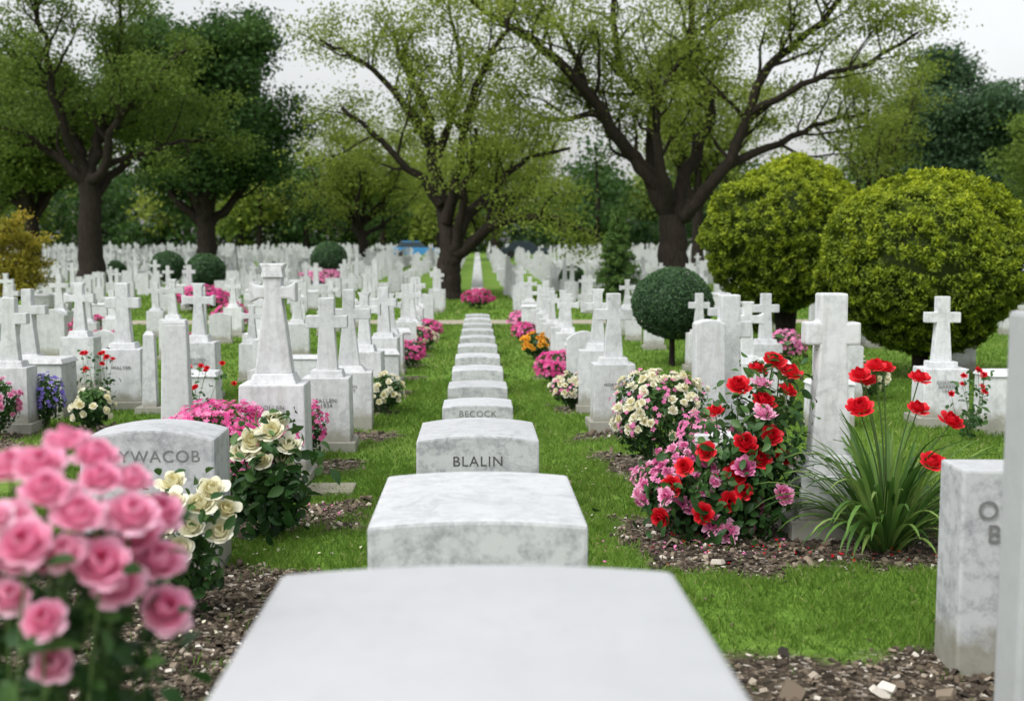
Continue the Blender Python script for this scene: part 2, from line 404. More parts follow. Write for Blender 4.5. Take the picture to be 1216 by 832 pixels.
t,d=tomb(.75,.52,7.1,7.92,.035,M_marble2,.014);text(t,'BLALIN',.088,0,-d/2-.001,.358)
t,d=tomb(.60,.355,9.9,10.45,.022,M_marble2);text(t,'BECOCK',.075,0,-d/2-.001,.275,mat=M_letter2)
for k,yy in enumerate([11.7,13.5,15.3,17.2,19.1,21.0,22.9,24.8,26.6]):
    t,d=tomb(.6-.006*k,.315-.002*k,yy,yy+.62,.02,M_marble2)

C1=gmesh('cross_stone_a',[P_box(.46,.36,-.02,.09),P_box(.38,.29,.088,.60,.37,.28),P_box(.27,.2,.598,.655,.24,.18),
     P_prism(crosso(.58,.165,.085,.062,.39,.05),-.05,.05,.65)])
C2=gmesh('cross_stone_b',[P_box(.44,.34,-.02,.07),P_box(.40,.28,.068,.62,.38,.27),P_box(.24,.2,.618,.69,.2,.16),
     P_prism(crosso(.55,.17,.075,.045,.37,.04,.022,.05),-.045,.045,.685)])
C3=gmesh('cross_stone_c',[P_box(.40,.32,-.02,.50),P_box(.30,.22,.498,.55,.22,.16),
     P_prism(crosso(.66,.19,.095,.05,.45,.045),-.05,.05,.545)])
B1=gmesh('headstone_a',[P_box(.56,.3,-.02,.08),P_prism(arch(.5,.62,.06),-.10,.10,.078)])
B2=gmesh('headstone_b',[P_box(.5,.4,-.02,.52,.48,.38),P_box(.52,.42,.522,.57,.46,.36)])
B3=gmesh('headstone_c',[P_prism(arch(.42,.8,.10),-.07,.07,-.02)])
O1=gmesh('obelisk_stone',[P_box(.36,.3,-.02,.1),P_box(.2,.15,.098,1.08,.15,.11,bev=.006),P_box(.15,.11,1.078,1.13,.08,.05,bev=.004)])
nm={C1:'cross_gravestone',C2:'cross_gravestone',C3:'cross_gravestone',B1:'gravestone',B2:'gravestone',B3:'gravestone',O1:'obelisk_gravestone'}
def put(me,x,y,rz=0,s=1):
    r=np.random.default_rng(int(abs(x)*1000+y*77))
    return place(nm[me],me,x,y,rz+r.normal(0,.025),s,tilt=r.normal(0,.010))
me=gmesh('low_headstone',[P_prism(arch(.66,.77,.05),-.21,.21,-.02,.014)],M_marble2)
o=place('gravestone',me,-1.64,6.02,.03);text(o,'YWACOB',.084,.06,-.211,.615,mat=M_letter2)
me=gmesh('big_cross',[P_box(.54,.46,-.02,.07),P_box(.48,.40,.068,.70,.46,.38,bev=.012),P_box(.34,.26,.698,.77,.28,.22),
   P_prism(crosso(.79,.165,.135,.065,.585,.045,.028,.06),-.075,.075,.765,.014),P_box(.16,.18,1.455,1.535,.13,.15)])
o=place('cross_gravestone',me,-1.46,8.5,.02);text(o,'HOLLEN\nMARIOSA\n1921-1960',.045,0,-.203,.50,mat=M_letter2)
o=put(C1,-1.24,9.75,0,1.03);text(o,'SALLEN\n1934',.045,0,-.146,.40,mat=M_letter2)
o=put(C3,-1.2,11.0,.02,1.08);text(o,'HARLIN\nCODY',.04,0,-.162,.36,mat=M_letter2)
put(C2,-1.18,12.3,-.03,1.0)
me=gmesh('slab_obelisk',[P_box(.40,.3,-.02,.1),P_box(.235,.16,.098,1.09,.185,.12,bev=.012),P_box(.185,.12,1.088,1.12,.17,.1)])
place('obelisk_gravestone',me,-2.32,9.1,.05)
o=put(C2,-3.12,13.3,0,1.06);text(o,'BOLDEN\nELAINE',.045,0,-.145,.42,mat=M_letter2)
o=put(C1,-3.72,12.5,.04,1.08);text(o,'WALTER',.045,0,-.146,.42,mat=M_letter2)
put(C1,-2.55,14.5);put(O1,-3.35,12.1,0,.75)
o=put(B2,-4.35,11.9,0,1.05);text(o,'ALLEND\nROSE',.045,0,-.20,.38,mat=M_letter2)
o=put(C3,-4.75,12.6,0,1.05);o=put(C1,-4.28,10.9,0,1.0)
put(C2,-4.75,14.2,0,1.05);put(B2,-2.0,13.8,0,.8);put(B1,-2.15,12.0,0,.7);put(B2,-2.75,11.6,0,.85);put(C1,-5.3,13.0,0,1.05)
me=gmesh('tall_cross',[P_box(.50,.42,-.02,.11,bev=.012),P_box(.40,.33,.108,.36,.38,.31,bev=.012),P_box(.33,.26,.358,.47,.26,.2,bev=.012),
   P_prism(crosso(.93,.155,.115,.078,.70,.065),-.075,.075,.465,.014)])
o=place('cross_gravestone',me,2.03,6.70,-.04)
me=gmesh('stout_cross',[P_box(.46,.38,-.02,.10),P_box(.38,.3,.098,.42,.36,.28),P_prism(crosso(.88,.175,.11,.08,.60,.07),-.07,.07,.418,.014)])
place('cross_gravestone',me,2.04,9.5,.05)
me=gmesh('plain_post_stone',[P_box(.34,.26,-.02,.1),P_prism(arch(.235,1.02,.03),-.08,.08,.098,.012)])
place('gravestone',me,1.80,9.1,0)
me=gmesh('block',[P_box(.34,.34,-.02,.36,.32,.32,bev=.012)]);place('gravestone',me,1.68,8.3,.05)
o=put(C1,1.26,10.9,0,1.03);text(o,'MORROW\n1951',.04,0,-.146,.40,mat=M_letter2);put(C2,1.25,12.2,0,1.03)
me=gmesh('cross_r',[P_box(.54,.44,-.02,.09),P_box(.44,.36,.088,.55,.42,.34,bev=.012),P_box(.26,.2,.548,.61),P_prism(crosso(.62,.165,.09,.062,.42,.05),-.05,.05,.608,.01)])
o=place('cross_gravestone',me,4.43,11.1,-.03);text(o,'COLDEN\nHARRIS\n1942',.045,0,-.183,.38,mat=M_letter2)
put(B2,4.85,10.6,0,(.9,1,1));put(B1,3.9,12.6);put(C2,2.6,11.3,0,.95);put(B2,3.0,12.2,0,.95);put(C3,2.75,13.0,0,1);put(C1,3.45,14.0,0,.95);put(B2,3.3,10.9,0,.8)
me=gmesh('right_stone',[P_box(.56,.26,-.02,.80,.55,.25,bev=.012)],M_marble2)
o=place('gravestone',me,2.11,4.45,-.05);text(o,'OSCAL\nBREN',.10,-.05,-.134,.60,mat=M_letter2);text(o,'1938',.09,-.05,-.134,.30,mat=M_letter2)
me=gmesh('right_slab',[P_box(.42,.14,-.02,1.46,.40,.13,bev=.012)],M_clean)
place('gravestone',me,1.60,3.0,.0)
me=gmesh('flat_marker',[P_box(.55,.34,-.02,.03,bev=.008)],marble('weathered_slab',(.30,.29,.22),dirt=.6))
place('flat_grave_marker',me,-1.12,8.0,.03)

rg=np.random.default_rng(21)
def pick(rg,edge=False):
    r=rg.uniform()
    return C1 if r<.3 else C2 if r<.5 else C3 if r<.68 else B2 if r<.8 else B1 if r<.9 else O1 if r<.95 else B3
for y in np.arange(13.6,27.4,1.35):
    for x in (-1.2,1.26):
        put(pick(rg),x+rg.normal(0,.04),y+rg.normal(0,.08),rg.normal(0,.04),rg.uniform(.85,1.02))
for x in (-3.0,-4.8,-6.6,-8.5,-10.4,-12.4):
    for y in np.arange(15.2,27.4,1.7):
        if abs(x)>.43*y+1 or rg.uniform()<.12:continue
        put(pick(rg),x+rg.normal(0,.12),y+rg.normal(0,.2),rg.normal(0,.06),rg.uniform(.8,1.05))
for x in (3.1,4.9,6.8,8.8,10.8,12.8):
    for y in np.arange(14.6,27.4,1.9):
        if abs(x)>.48*y+1 or rg.uniform()<.25 or (4.0<x<9 and 14<y<23 and rg.uniform()<.5):continue
        if (x-5.75)**2+(y-15.6)**2<1 or (x-5.4)**2+(y-21)**2<1: continue
        put(pick(rg),x+rg.normal(0,.12),y+rg.normal(0,.2),rg.normal(0,.06),rg.uniform(.75,1.0))

def tbox(w,d,z0,z1,tw=None,td=None):
    V,F,_=P_box(w,d,z0,z1,tw,td);return np.array(V,float),np.array(F[1:])
def tjoin(l):
    V=[];F=[];n=0
    for v,f in l:V.append(v);F.append(f+n);n+=len(v)
    return np.concatenate(V),np.concatenate(F)
D=[tjoin([tbox(.42,.32,-.1,.6),tbox(.16,.1,.6,1.2,.12,.1),tbox(.34,.096,.97,1.07)]),
   tjoin([tbox(.38,.3,-.1,.45),tbox(.16,.1,.45,1.15,.11,.1),tbox(.36,.096,.9,.99)]),
   tjoin([tbox(.5,.3,-.1,.62,.48,.28)]),tjoin([tbox(.55,.4,-.1,.5),tbox(.58,.43,.5,.56,.5,.36)]),
   tjoin([tbox(.42,.16,-.1,.8,.40,.14)]),tjoin([tbox(.3,.26,-.1,.2),tbox(.2,.18,.2,1.3,.12,.1)])]
items=[[] for _ in D]
rows=[-1.22,1.24]+[s*(3.1+1.75*k) for s in (-1,1) for k in range(34)]
for x in rows:
    for y in np.arange(32.6,124,1.6):
        if abs(x)>.47*y+3 or rg.uniform()<.10:continue
        if (x+1.0)**2+(y-39)**2<1.6 or (x+16.2)**2+(y-50)**2<1.5 or (x-7.5)**2+(y-45)**2<1.5:continue
        if 92<y<118 and (abs(x+5.3)<3 or abs(x-4.3)<2.6): continue
        r=rg.uniform();k=0 if r<.3 else 1 if r<.5 else 2 if r<.68 else 3 if r<.82 else 4 if r<.93 else 5
        items[k].append((x+rg.normal(0,.09),y+rg.normal(0,.15),rg.uniform(.8,1.1)))
for y in np.arange(37,110,1.9): items[3].append((0,y,.75))
ac=Acc()
for (V0,F0),it in zip(D,items):
    it=np.array(it);n=len(it)
    V=V0[None]*it[:,2,None,None]+np.stack([it[:,0],it[:,1],G(it[:,1])],1)[:,None]
    F=(F0[None]+(np.arange(n)*len(V0))[:,None,None]).reshape(-1,4);ac.add(V,F,0,.5)
ac.obj('distant_gravestones',[M_marble])

# ------------------------------------------------------------------ trees
def grow(name,loc,trunk,tr,limbs,leafm,seed,per=32,sig=.34,lsz=.17,sec=2.6,dens=1.5,t0=.28,extra=0,exlen=6,upb=.06,flat=.55,pt=4):
    rg=np.random.default_rng(seed);ac=Acc();cent=[]
    tp=np.array(trunk,float);P=resample(tp,14);R=np.linspace(tr,tr*.72,14);R[:4]*=[1.55,1.25,1.1,1.03]
    P[:,:2]+=rg.normal(0,tr*.05,(14,2));tube(ac,P,R,12,0)
    L_=[list(l) for l in limbs]
    for k in range(extra):
        a=rg.uniform(0,2*np.pi);
        if abs(np.sin(a))<.35:a+=np.pi/2
        L1=exlen*rg.uniform(.7,1.15);e=rg.uniform(.45,1.2)
        dirn=np.array([np.cos(a)*np.cos(e),np.sin(a)*np.cos(e),np.sin(e)])
        st=P[rg.integers(9,14)]
        w_=walk(st,dirn,L1,5,.22,.03,rg);L_.append([w_,tr*.45,tr*.08])
    for pts,r0,r1 in L_:
        pts=np.array(pts,float);Ln=np.linalg.norm(np.diff(pts,axis=0),axis=1).sum()
        n=max(8,int(Ln/.45));P=resample(pts,n);P[1:]+=rg.normal(0,.06,(n-1,3))
        R=r0+(r1-r0)*np.linspace(0,1,n)**.75
        tube(ac,P,R,8,0)
        T=unit(np.gradient(P,axis=0))
        ns=int(Ln*dens)
        for q in range(ns):
            t=t0+(1-t0)*(q+rg.uniform())/ns;i=min(n-1,int(t*(n-1)))
            pr=unit(np.cross(T[i],rg.normal(size=3)))
            d=unit(T[i]*.55+pr*.9+np.array([0,0,.22]))
            sl=sec*(1.15-.55*t)*rg.uniform(.6,1.2)
            B=walk(P[i],d,sl,6,.20,upb,rg)
            rb=max(.018,min(R[i]*.5,.09));tube(ac,B,np.linspace(rb,rb*.3,7),5,0)
            cl=rg.uniform()
            for z in range(pt):
                bi=rg.integers(2,7);pr=unit(rg.normal(size=3)+[0,0,.2])
                d2=unit(unit(B[min(bi,6)]-B[bi-1])*.6+pr*.8)
                Cc=walk(B[bi],d2,sl*.42*rg.uniform(.7,1.2),4,.25,.04,rg)
                tube(ac,Cc,np.linspace(rb*.4,rb*.12,5),3,0)
                for c in Cc[2:]:cent.append((*c,cl))
            cent.append((*B[-1],cl))
    C=np.array(cent);n=len(C)
    idx=np.repeat(np.arange(n),per)
    Pp=C[idx,:3]+rg.normal(size=(len(idx),3))*np.array([sig,sig,sig*flat])
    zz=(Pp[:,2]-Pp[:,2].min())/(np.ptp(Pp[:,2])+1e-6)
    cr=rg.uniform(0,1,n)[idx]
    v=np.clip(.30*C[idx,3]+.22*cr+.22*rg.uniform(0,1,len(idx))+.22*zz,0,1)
    leaves(ac,Pp,lsz,lsz*.6,1,v,rg=rg)
    return ac.obj(name,[M_bark,leafm],loc)
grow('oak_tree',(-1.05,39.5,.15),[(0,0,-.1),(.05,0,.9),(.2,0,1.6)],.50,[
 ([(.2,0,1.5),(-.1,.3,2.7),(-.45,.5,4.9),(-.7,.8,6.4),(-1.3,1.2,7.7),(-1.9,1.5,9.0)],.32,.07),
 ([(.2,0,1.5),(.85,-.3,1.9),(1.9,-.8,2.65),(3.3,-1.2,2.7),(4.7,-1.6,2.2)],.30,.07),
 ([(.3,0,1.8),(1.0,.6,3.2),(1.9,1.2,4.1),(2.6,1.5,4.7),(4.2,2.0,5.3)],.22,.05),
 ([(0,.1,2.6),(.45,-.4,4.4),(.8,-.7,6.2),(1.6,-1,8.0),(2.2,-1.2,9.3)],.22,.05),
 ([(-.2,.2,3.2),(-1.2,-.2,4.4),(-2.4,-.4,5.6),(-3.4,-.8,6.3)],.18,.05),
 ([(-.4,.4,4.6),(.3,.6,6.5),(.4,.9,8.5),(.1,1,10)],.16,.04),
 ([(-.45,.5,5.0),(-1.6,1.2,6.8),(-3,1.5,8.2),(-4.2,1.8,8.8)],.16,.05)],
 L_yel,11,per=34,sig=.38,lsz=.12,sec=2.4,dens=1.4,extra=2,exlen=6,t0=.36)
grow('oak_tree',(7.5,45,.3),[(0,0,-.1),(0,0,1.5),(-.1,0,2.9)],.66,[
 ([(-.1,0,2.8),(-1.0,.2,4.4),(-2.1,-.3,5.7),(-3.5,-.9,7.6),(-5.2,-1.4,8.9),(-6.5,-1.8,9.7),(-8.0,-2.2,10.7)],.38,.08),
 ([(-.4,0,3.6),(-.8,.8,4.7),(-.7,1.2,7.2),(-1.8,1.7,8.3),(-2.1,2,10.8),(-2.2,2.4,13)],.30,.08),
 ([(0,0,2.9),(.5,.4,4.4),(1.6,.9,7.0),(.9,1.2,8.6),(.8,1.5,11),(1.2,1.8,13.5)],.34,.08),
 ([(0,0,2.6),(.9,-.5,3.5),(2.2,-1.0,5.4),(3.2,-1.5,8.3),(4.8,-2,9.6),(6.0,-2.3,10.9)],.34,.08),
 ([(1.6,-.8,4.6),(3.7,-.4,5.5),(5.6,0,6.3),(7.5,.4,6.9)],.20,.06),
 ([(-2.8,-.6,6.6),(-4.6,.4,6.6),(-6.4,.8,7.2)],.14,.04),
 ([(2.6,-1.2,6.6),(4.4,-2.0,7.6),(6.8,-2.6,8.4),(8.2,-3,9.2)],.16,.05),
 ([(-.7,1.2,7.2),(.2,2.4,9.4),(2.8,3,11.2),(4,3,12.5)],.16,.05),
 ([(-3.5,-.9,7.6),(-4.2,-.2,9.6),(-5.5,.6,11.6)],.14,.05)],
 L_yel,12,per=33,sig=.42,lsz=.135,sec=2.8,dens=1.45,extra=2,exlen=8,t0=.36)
grow('oak_tree',(-16.2,50,.4),[(0,0,-.1),(0,0,2.0),(0,0,4.3)],.58,[
 ([(0,0,4.2),(-.9,-.3,5.0),(-2.2,-.6,6.1),(-3.9,-1,6.8)],.28,.06),
 ([(0,0,4.2),(-.4,.4,5.4),(-1.2,.7,7.4),(-2.4,1,8.9),(-4.0,1.4,10.0)],.28,.06),
 ([(0,0,4.2),(.3,.2,6.1),(.9,.5,8.0),(1.1,.8,10.0),(1.3,1,12.5)],.30,.06),
 ([(0,0,4.2),(.8,-.4,5.0),(1.5,-.8,6.7),(3.0,-1.1,8.1),(4.4,-1.4,9.5)],.28,.06),
 ([(.6,-.3,4.8),(2.4,.4,5.6),(4.2,.8,6.1),(5.6,1,6.0)],.16,.04),
 ([(0,0,4.3),(-.9,-1,7.5),(-1.2,-1.6,10.5),(-1.5,-1.8,13)],.24,.06)],
 L_mid,13,per=32,sig=.40,lsz=.15,sec=2.5,dens=1.55,extra=3,exlen=7,t0=.36)
def auto(name,loc,H,spread,tr,leafm,seed,fork=.28,nl=8,**kw):
    rg=np.random.default_rng(seed);z0=H*fork;limbs=[]
    for k in range(nl):
        a=2*np.pi*k/nl+rg.uniform(-.3,.3);f=rg.uniform(.35,1);hz=z0+(H-z0)*(1-.55*f**1.5)*rg.uniform(.85,1)
        r=spread*f
        p0=np.array([0,0,z0*rg.uniform(.75,1.0)]);p3=np.array([np.cos(a)*r,np.sin(a)*r,hz])
        p1=p0+(p3-p0)*.33+np.array([0,0,-.03*H])+rg.normal(0,.2,3);p2=p0+(p3-p0)*.68+rg.normal(0,.35,3)
        limbs.append(([p0,p1,p2,p3],tr*.5,tr*.1))
    return grow(name,(loc[0],loc[1],float(G(loc[1]))),[(0,0,-.1),(rg.normal(0,.1),0,z0*.5),(0,0,z0)],tr,limbs,leafm,seed+1,**kw)
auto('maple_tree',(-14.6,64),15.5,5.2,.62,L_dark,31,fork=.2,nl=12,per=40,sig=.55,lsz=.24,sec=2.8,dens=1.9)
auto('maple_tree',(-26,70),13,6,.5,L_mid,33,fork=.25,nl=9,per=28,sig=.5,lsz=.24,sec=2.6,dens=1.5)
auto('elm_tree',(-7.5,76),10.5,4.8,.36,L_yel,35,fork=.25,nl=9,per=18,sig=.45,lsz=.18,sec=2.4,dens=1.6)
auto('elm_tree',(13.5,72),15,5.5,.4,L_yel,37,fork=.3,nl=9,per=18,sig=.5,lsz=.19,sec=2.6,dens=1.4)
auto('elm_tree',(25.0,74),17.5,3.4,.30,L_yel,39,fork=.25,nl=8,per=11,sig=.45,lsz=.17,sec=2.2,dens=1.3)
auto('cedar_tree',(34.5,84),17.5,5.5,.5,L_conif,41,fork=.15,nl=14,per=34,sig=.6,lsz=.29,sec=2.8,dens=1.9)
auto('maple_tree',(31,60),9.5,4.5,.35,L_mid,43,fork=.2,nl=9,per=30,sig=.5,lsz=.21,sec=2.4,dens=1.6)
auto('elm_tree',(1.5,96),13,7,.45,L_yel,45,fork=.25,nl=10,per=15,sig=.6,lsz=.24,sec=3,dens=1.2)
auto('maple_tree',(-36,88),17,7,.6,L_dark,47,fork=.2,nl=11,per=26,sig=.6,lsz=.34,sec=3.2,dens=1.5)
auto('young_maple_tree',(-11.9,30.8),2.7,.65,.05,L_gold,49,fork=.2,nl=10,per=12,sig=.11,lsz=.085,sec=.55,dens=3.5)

rg=np.random.default_rng(5);ac=Acc()
for k in range(100):
    x=rg.uniform(-85,95);y=rg.uniform(128,175);H=rg.uniform(11,18) if abs(x-5)>22 else rg.uniform(9,14);z=float(G(y));r=H*.25
    tube(ac,np.array([[x,y,z-.2],[x+rg.normal(0,.2),y,z+H*.4],[x,y,z+H*.75]]),[.35,.25,.1],6,0)
    nc=30;c=rg.normal(size=(nc,3));c=unit(c)*rg.uniform(.3,1,(nc,1))**.6*np.array([r,r,H*.43])+[x,y,z+H*.50]
    idx=np.repeat(np.arange(nc),38);Pp=c[idx]+rg.normal(size=(len(idx),3))*np.array([.9,.9,.7])
    hue=rg.uniform();v=np.clip(.3*hue+.3*rg.uniform(0,1,nc)[idx]+.3*rg.uniform(0,1,len(idx))+.15*(Pp[:,2]-z)/H,0,1)
    mat=1 if hue<.5 else (2 if hue<.85 else 3)
    leaves(ac,Pp,.60,.40,mat,v,rg=rg)
n=34000;x=rg.uniform(-100,110,n);hgt=5.6+1.6*np.sin(x*.21)+1.2*np.sin(x*.53+1)+.6*np.sin(x*1.7)
y=rg.uniform(134,146,n);P_=np.stack([x,y,G(y)+rg.uniform(0,1,n)**.9*hgt],1)
leaves(ac,P_,.75,.5,1,np.clip(rg.uniform(0,.6,n)+.2*np.sin(x*.9)+.1*np.sin(x*3.1),0,1),rg=rg)
ac.obj('distant_woods',[M_bark,L_dark,L_mid,L_yel])

# topiary
def lump(d,rg,amp=.06,k=5):
    s=np.zeros(len(d))
    for i in range(k):
        w_=rg.normal(size=3)*rg.uniform(2,6);s+=np.sin(d@w_+rg.uniform(0,6.28))
    return 1+amp*s/np.sqrt(k)
def topiary(name,loc,rx,rz,cz,leafm,seed,n=26000,lsz=.06,trunks=3,amp=.05,topbias=.55,tr=.05,tufts=0):
    rg=np.random.default_rng(seed);ac=Acc()
    lf=lambda d:lump(d,np.random.default_rng(seed+1),amp)*lump(d,np.random.default_rng(seed+9),amp*.5,7)
    d=unit(rg.normal(size=(n,3)));tv=np.zeros(n);tr_=np.zeros(n)
    if tufts:
        td=unit(rg.normal(size=(tufts,3)));th_=rg.uniform(0,1,tufts);k=rg.integers(tufts,size=n)
        d=unit(td[k]+rg.normal(0,.036,(n,3)));dist=np.linalg.norm(d-td[k],axis=1)
        tr_=.035*(th_[k]-.3)-dist*.5;tv=(th_[k]-.5)*.22-dist*3.0+.14
    f=lf(d)
    fine=np.sin(d@np.array([23,9,5.])+1)*np.sin(d@np.array([-7,21,11.]))*np.sin(d@np.array([5,-13,25.]))
    f=f+.02*fine+tr_
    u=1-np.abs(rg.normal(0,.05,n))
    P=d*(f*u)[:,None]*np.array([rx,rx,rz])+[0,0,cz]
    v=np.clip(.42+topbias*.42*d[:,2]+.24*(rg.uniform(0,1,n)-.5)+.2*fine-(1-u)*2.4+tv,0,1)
    leaves(ac,P,lsz,lsz*.45,1,v,nrm=d,jit=.9,rg=rg)
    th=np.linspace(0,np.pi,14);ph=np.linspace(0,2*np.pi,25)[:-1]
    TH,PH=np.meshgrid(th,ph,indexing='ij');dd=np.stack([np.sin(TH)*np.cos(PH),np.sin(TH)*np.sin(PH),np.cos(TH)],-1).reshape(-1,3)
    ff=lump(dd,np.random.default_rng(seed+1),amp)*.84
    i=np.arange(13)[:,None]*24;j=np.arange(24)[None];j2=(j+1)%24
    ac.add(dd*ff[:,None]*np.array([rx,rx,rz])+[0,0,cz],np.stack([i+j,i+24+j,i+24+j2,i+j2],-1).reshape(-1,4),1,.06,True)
    for k in range(trunks):
        a=rg.uniform(0,6.28);e=np.array([np.cos(a)*rx*.4,np.sin(a)*rx*.4,cz-rz*.35]);s_=np.array([np.cos(a)*.06,np.sin(a)*.06,-.05])
        if trunks==1:e[:2]=0;s_[:2]=0
        tube(ac,resample([s_,s_*.6+e*.4+np.array([0,0,-.05]),e],8),np.linspace(tr*1.3,tr*.8,8),8,0)
    return ac.obj(name,[M_bark,leafm],(loc[0],loc[1],float(G(loc[1]))))
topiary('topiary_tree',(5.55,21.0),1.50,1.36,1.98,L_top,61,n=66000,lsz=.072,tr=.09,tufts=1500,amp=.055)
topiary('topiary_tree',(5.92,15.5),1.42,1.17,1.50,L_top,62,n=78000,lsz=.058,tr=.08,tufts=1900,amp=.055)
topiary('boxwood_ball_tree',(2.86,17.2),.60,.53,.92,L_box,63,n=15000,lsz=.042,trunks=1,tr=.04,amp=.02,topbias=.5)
def shrub(x,y,r,seed,h=None):
    topiary('boxwood_ball',(x,y),r,r*.95,(h or r*.9),L_box,seed,n=5000,lsz=.08*max(1,r/.6),trunks=1,tr=.05,amp=.03)
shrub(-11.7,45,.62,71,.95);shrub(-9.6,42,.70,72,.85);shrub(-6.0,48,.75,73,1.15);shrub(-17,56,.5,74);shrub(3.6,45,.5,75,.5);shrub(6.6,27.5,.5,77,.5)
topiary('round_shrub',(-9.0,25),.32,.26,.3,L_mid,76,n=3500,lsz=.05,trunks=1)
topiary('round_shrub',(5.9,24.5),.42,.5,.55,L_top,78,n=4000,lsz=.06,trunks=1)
rg=np.random.default_rng(81);ac=Acc();tube(ac,np.array([[0,0,-.1],[0,0,1.5],[0,0,3.0]]),[.09,.06,.01],7,0)
for k in range(130):
    h=.25+2.65*(k/130);R_=.95*(1-h/3.1)**.9*rg.uniform(.7,1.15);a=k*2.4
    B=walk([0,0,h],[np.cos(a),np.sin(a),.15],R_,5,.08,-.03,rg);tube(ac,B,np.linspace(.018,.005,6),3,0)
    tt=rg.uniform(.1,1,150);Pq=np.stack([np.interp(tt*5,range(6),B[:,c]) for c in range(3)],1)+rg.normal(0,.04,(150,3))
    leaves(ac,Pq,.11,.035,1,np.clip(.25+.6*tt+rg.uniform(-.2,.3,150),0,1),rg=rg)
ac.obj('fir_tree',[M_bark,L_dark],(4.05,34,.08))

# ------------------------------------------------------------------ flowers
def rose_t(layers,gu=4,gs=4,curl=.35,seed=0,cup=.80):
    rg=np.random.default_rng(seed);V=[];F=[];tv=[];n=0
    nl=len(layers)
    for li,cnt in enumerate(layers):
        o_=li/(nl-1) if nl>1 else 1
        for k in range(cnt):
            a=2*np.pi*(k/cnt)+li*1.3+rg.normal(0,.12);hw=(.95-.2*o_)*np.pi/cnt*1.45 if cnt>2 else 1.7
            oo=np.clip(o_+rg.normal(0,.06),0,1.1);sc=1+rg.normal(0,.07)
            u=np.linspace(-1,1,gu+1);s=np.linspace(0,1,gs+1);U,S_=np.meshgrid(u,s)
            shp=np.sin(np.pi*(.12+.62*S_))
            az=a+U*hw*shp
            r=(.10+.16*np.sin(np.pi*S_*.8)*(1-.4*oo)+oo*cup*S_**.8)*sc
            r=r*(1-.12*U**2*S_)
            z=(.80-.28*oo)*S_*sc-curl*oo*np.clip(S_-.6,0,1)*1.3-.12*U**2*S_+.03*np.sin(5*U+k)*S_
            V.append(np.stack([r*np.cos(az),r*np.sin(az),z-.15],-1).reshape(-1,3))
            w_=gu+1;i=np.arange(gs)[:,None]*w_;j=np.arange(gu)[None]
            f=np.stack([i+j,i+j+1,i+w_+j+1,i+w_+j],-1).reshape(-1,4);F.append(f+n);n+=w_*(gs+1)
            tv.append(np.repeat((.18+.42*o_)+np.linspace(-.12,.25,gs),gu)+rg.normal(0,.05))
    return np.concatenate(V),np.concatenate(F),np.concatenate(tv)
ROSE=rose_t([2,3,4,5,6,7],6,6,.35,0,.74)
ROSEW=rose_t([2,3,4,5,6],5,5,.30,5,.70)
ROSE2=rose_t([3,5,6,7],4,4,.25,1,.78)
CARN=rose_t([4,7,9,10],2,3,.2,2)
CARN[0][:]+=np.random.default_rng(3).normal(0,.045,CARN[0].shape)
def floret_t():
    V=[];F=[];tv=[]
    for k in range(5):
        a=2*np.pi*k/5;c=lambda r,o_,z:(r*np.cos(a+o_),r*np.sin(a+o_),z)
        V+=[(0,0,0),c(.65,-.5,.22),c(1,0,.18),c(.65,.5,.22)];F.append([4*k,4*k+1,4*k+2,4*k+3]);tv.append(.45)
    return np.array(V),np.array(F),np.array(tv)
FLO=floret_t()
def bush(name,loc,rx,ry,h,fl,seed,nleaf=1500,lsz=.05,leafm=None,amp=.12,stems=14,low=-.35):
    rg=np.random.default_rng(seed);ac=Acc();cz=h*.55;rz=h*.45
    def surf(n,lo=low):
        d=unit(rg.normal(size=(n*2,3)));d=d[d[:,2]>lo][:n];return d,lump(d,np.random.default_rng(seed+1),amp)
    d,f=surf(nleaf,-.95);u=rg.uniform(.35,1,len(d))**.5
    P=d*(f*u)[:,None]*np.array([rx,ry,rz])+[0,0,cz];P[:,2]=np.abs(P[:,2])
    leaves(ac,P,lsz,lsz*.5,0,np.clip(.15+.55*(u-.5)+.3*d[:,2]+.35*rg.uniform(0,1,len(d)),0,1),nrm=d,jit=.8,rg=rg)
    for k in range(stems):
        e=P[rg.integers(len(P))];tube(ac,resample([np.array([e[0]*.15,e[1]*.15,-.02]),e*np.array([.5,.5,.55]),e],6),np.linspace(.008,.003,6),4,1,rg.uniform())
    for q,(T,m,n,s) in enumerate(fl):
        d,f=surf(n)
        rr=f*rg.uniform(.96,1.10,len(d))
        P=d*rr[:,None]*np.array([rx,ry,rz])+[0,0,cz];P[:,2]=np.maximum(P[:,2],.04)
        inst(ac,T,P,unit(d+rg.normal(0,.3,d.shape)+[0,-.25,.35]),s*rg.uniform(.75,1.2,len(d)),2+q,rg.uniform(-.2,.35,len(d)),rg=rg)
    return ac.obj(name,[leafm or L_rose,M_stem]+[f[1] for f in fl],(loc[0],loc[1],float(G(loc[1]))))
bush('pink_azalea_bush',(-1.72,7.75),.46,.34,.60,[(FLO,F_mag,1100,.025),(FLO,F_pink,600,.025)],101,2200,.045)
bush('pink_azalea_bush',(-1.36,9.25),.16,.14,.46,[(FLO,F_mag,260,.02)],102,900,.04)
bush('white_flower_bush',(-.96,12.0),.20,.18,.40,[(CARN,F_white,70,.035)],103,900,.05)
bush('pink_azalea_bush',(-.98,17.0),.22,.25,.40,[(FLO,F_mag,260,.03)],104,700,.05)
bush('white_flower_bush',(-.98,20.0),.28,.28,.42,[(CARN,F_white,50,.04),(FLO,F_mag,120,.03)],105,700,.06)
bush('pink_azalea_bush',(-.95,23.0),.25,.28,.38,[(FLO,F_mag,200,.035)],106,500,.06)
bush('red_flower_bush',(-6.0,19),.36,.3,.42,[(CARN,F_mag,120,.045)],107,900,.06)
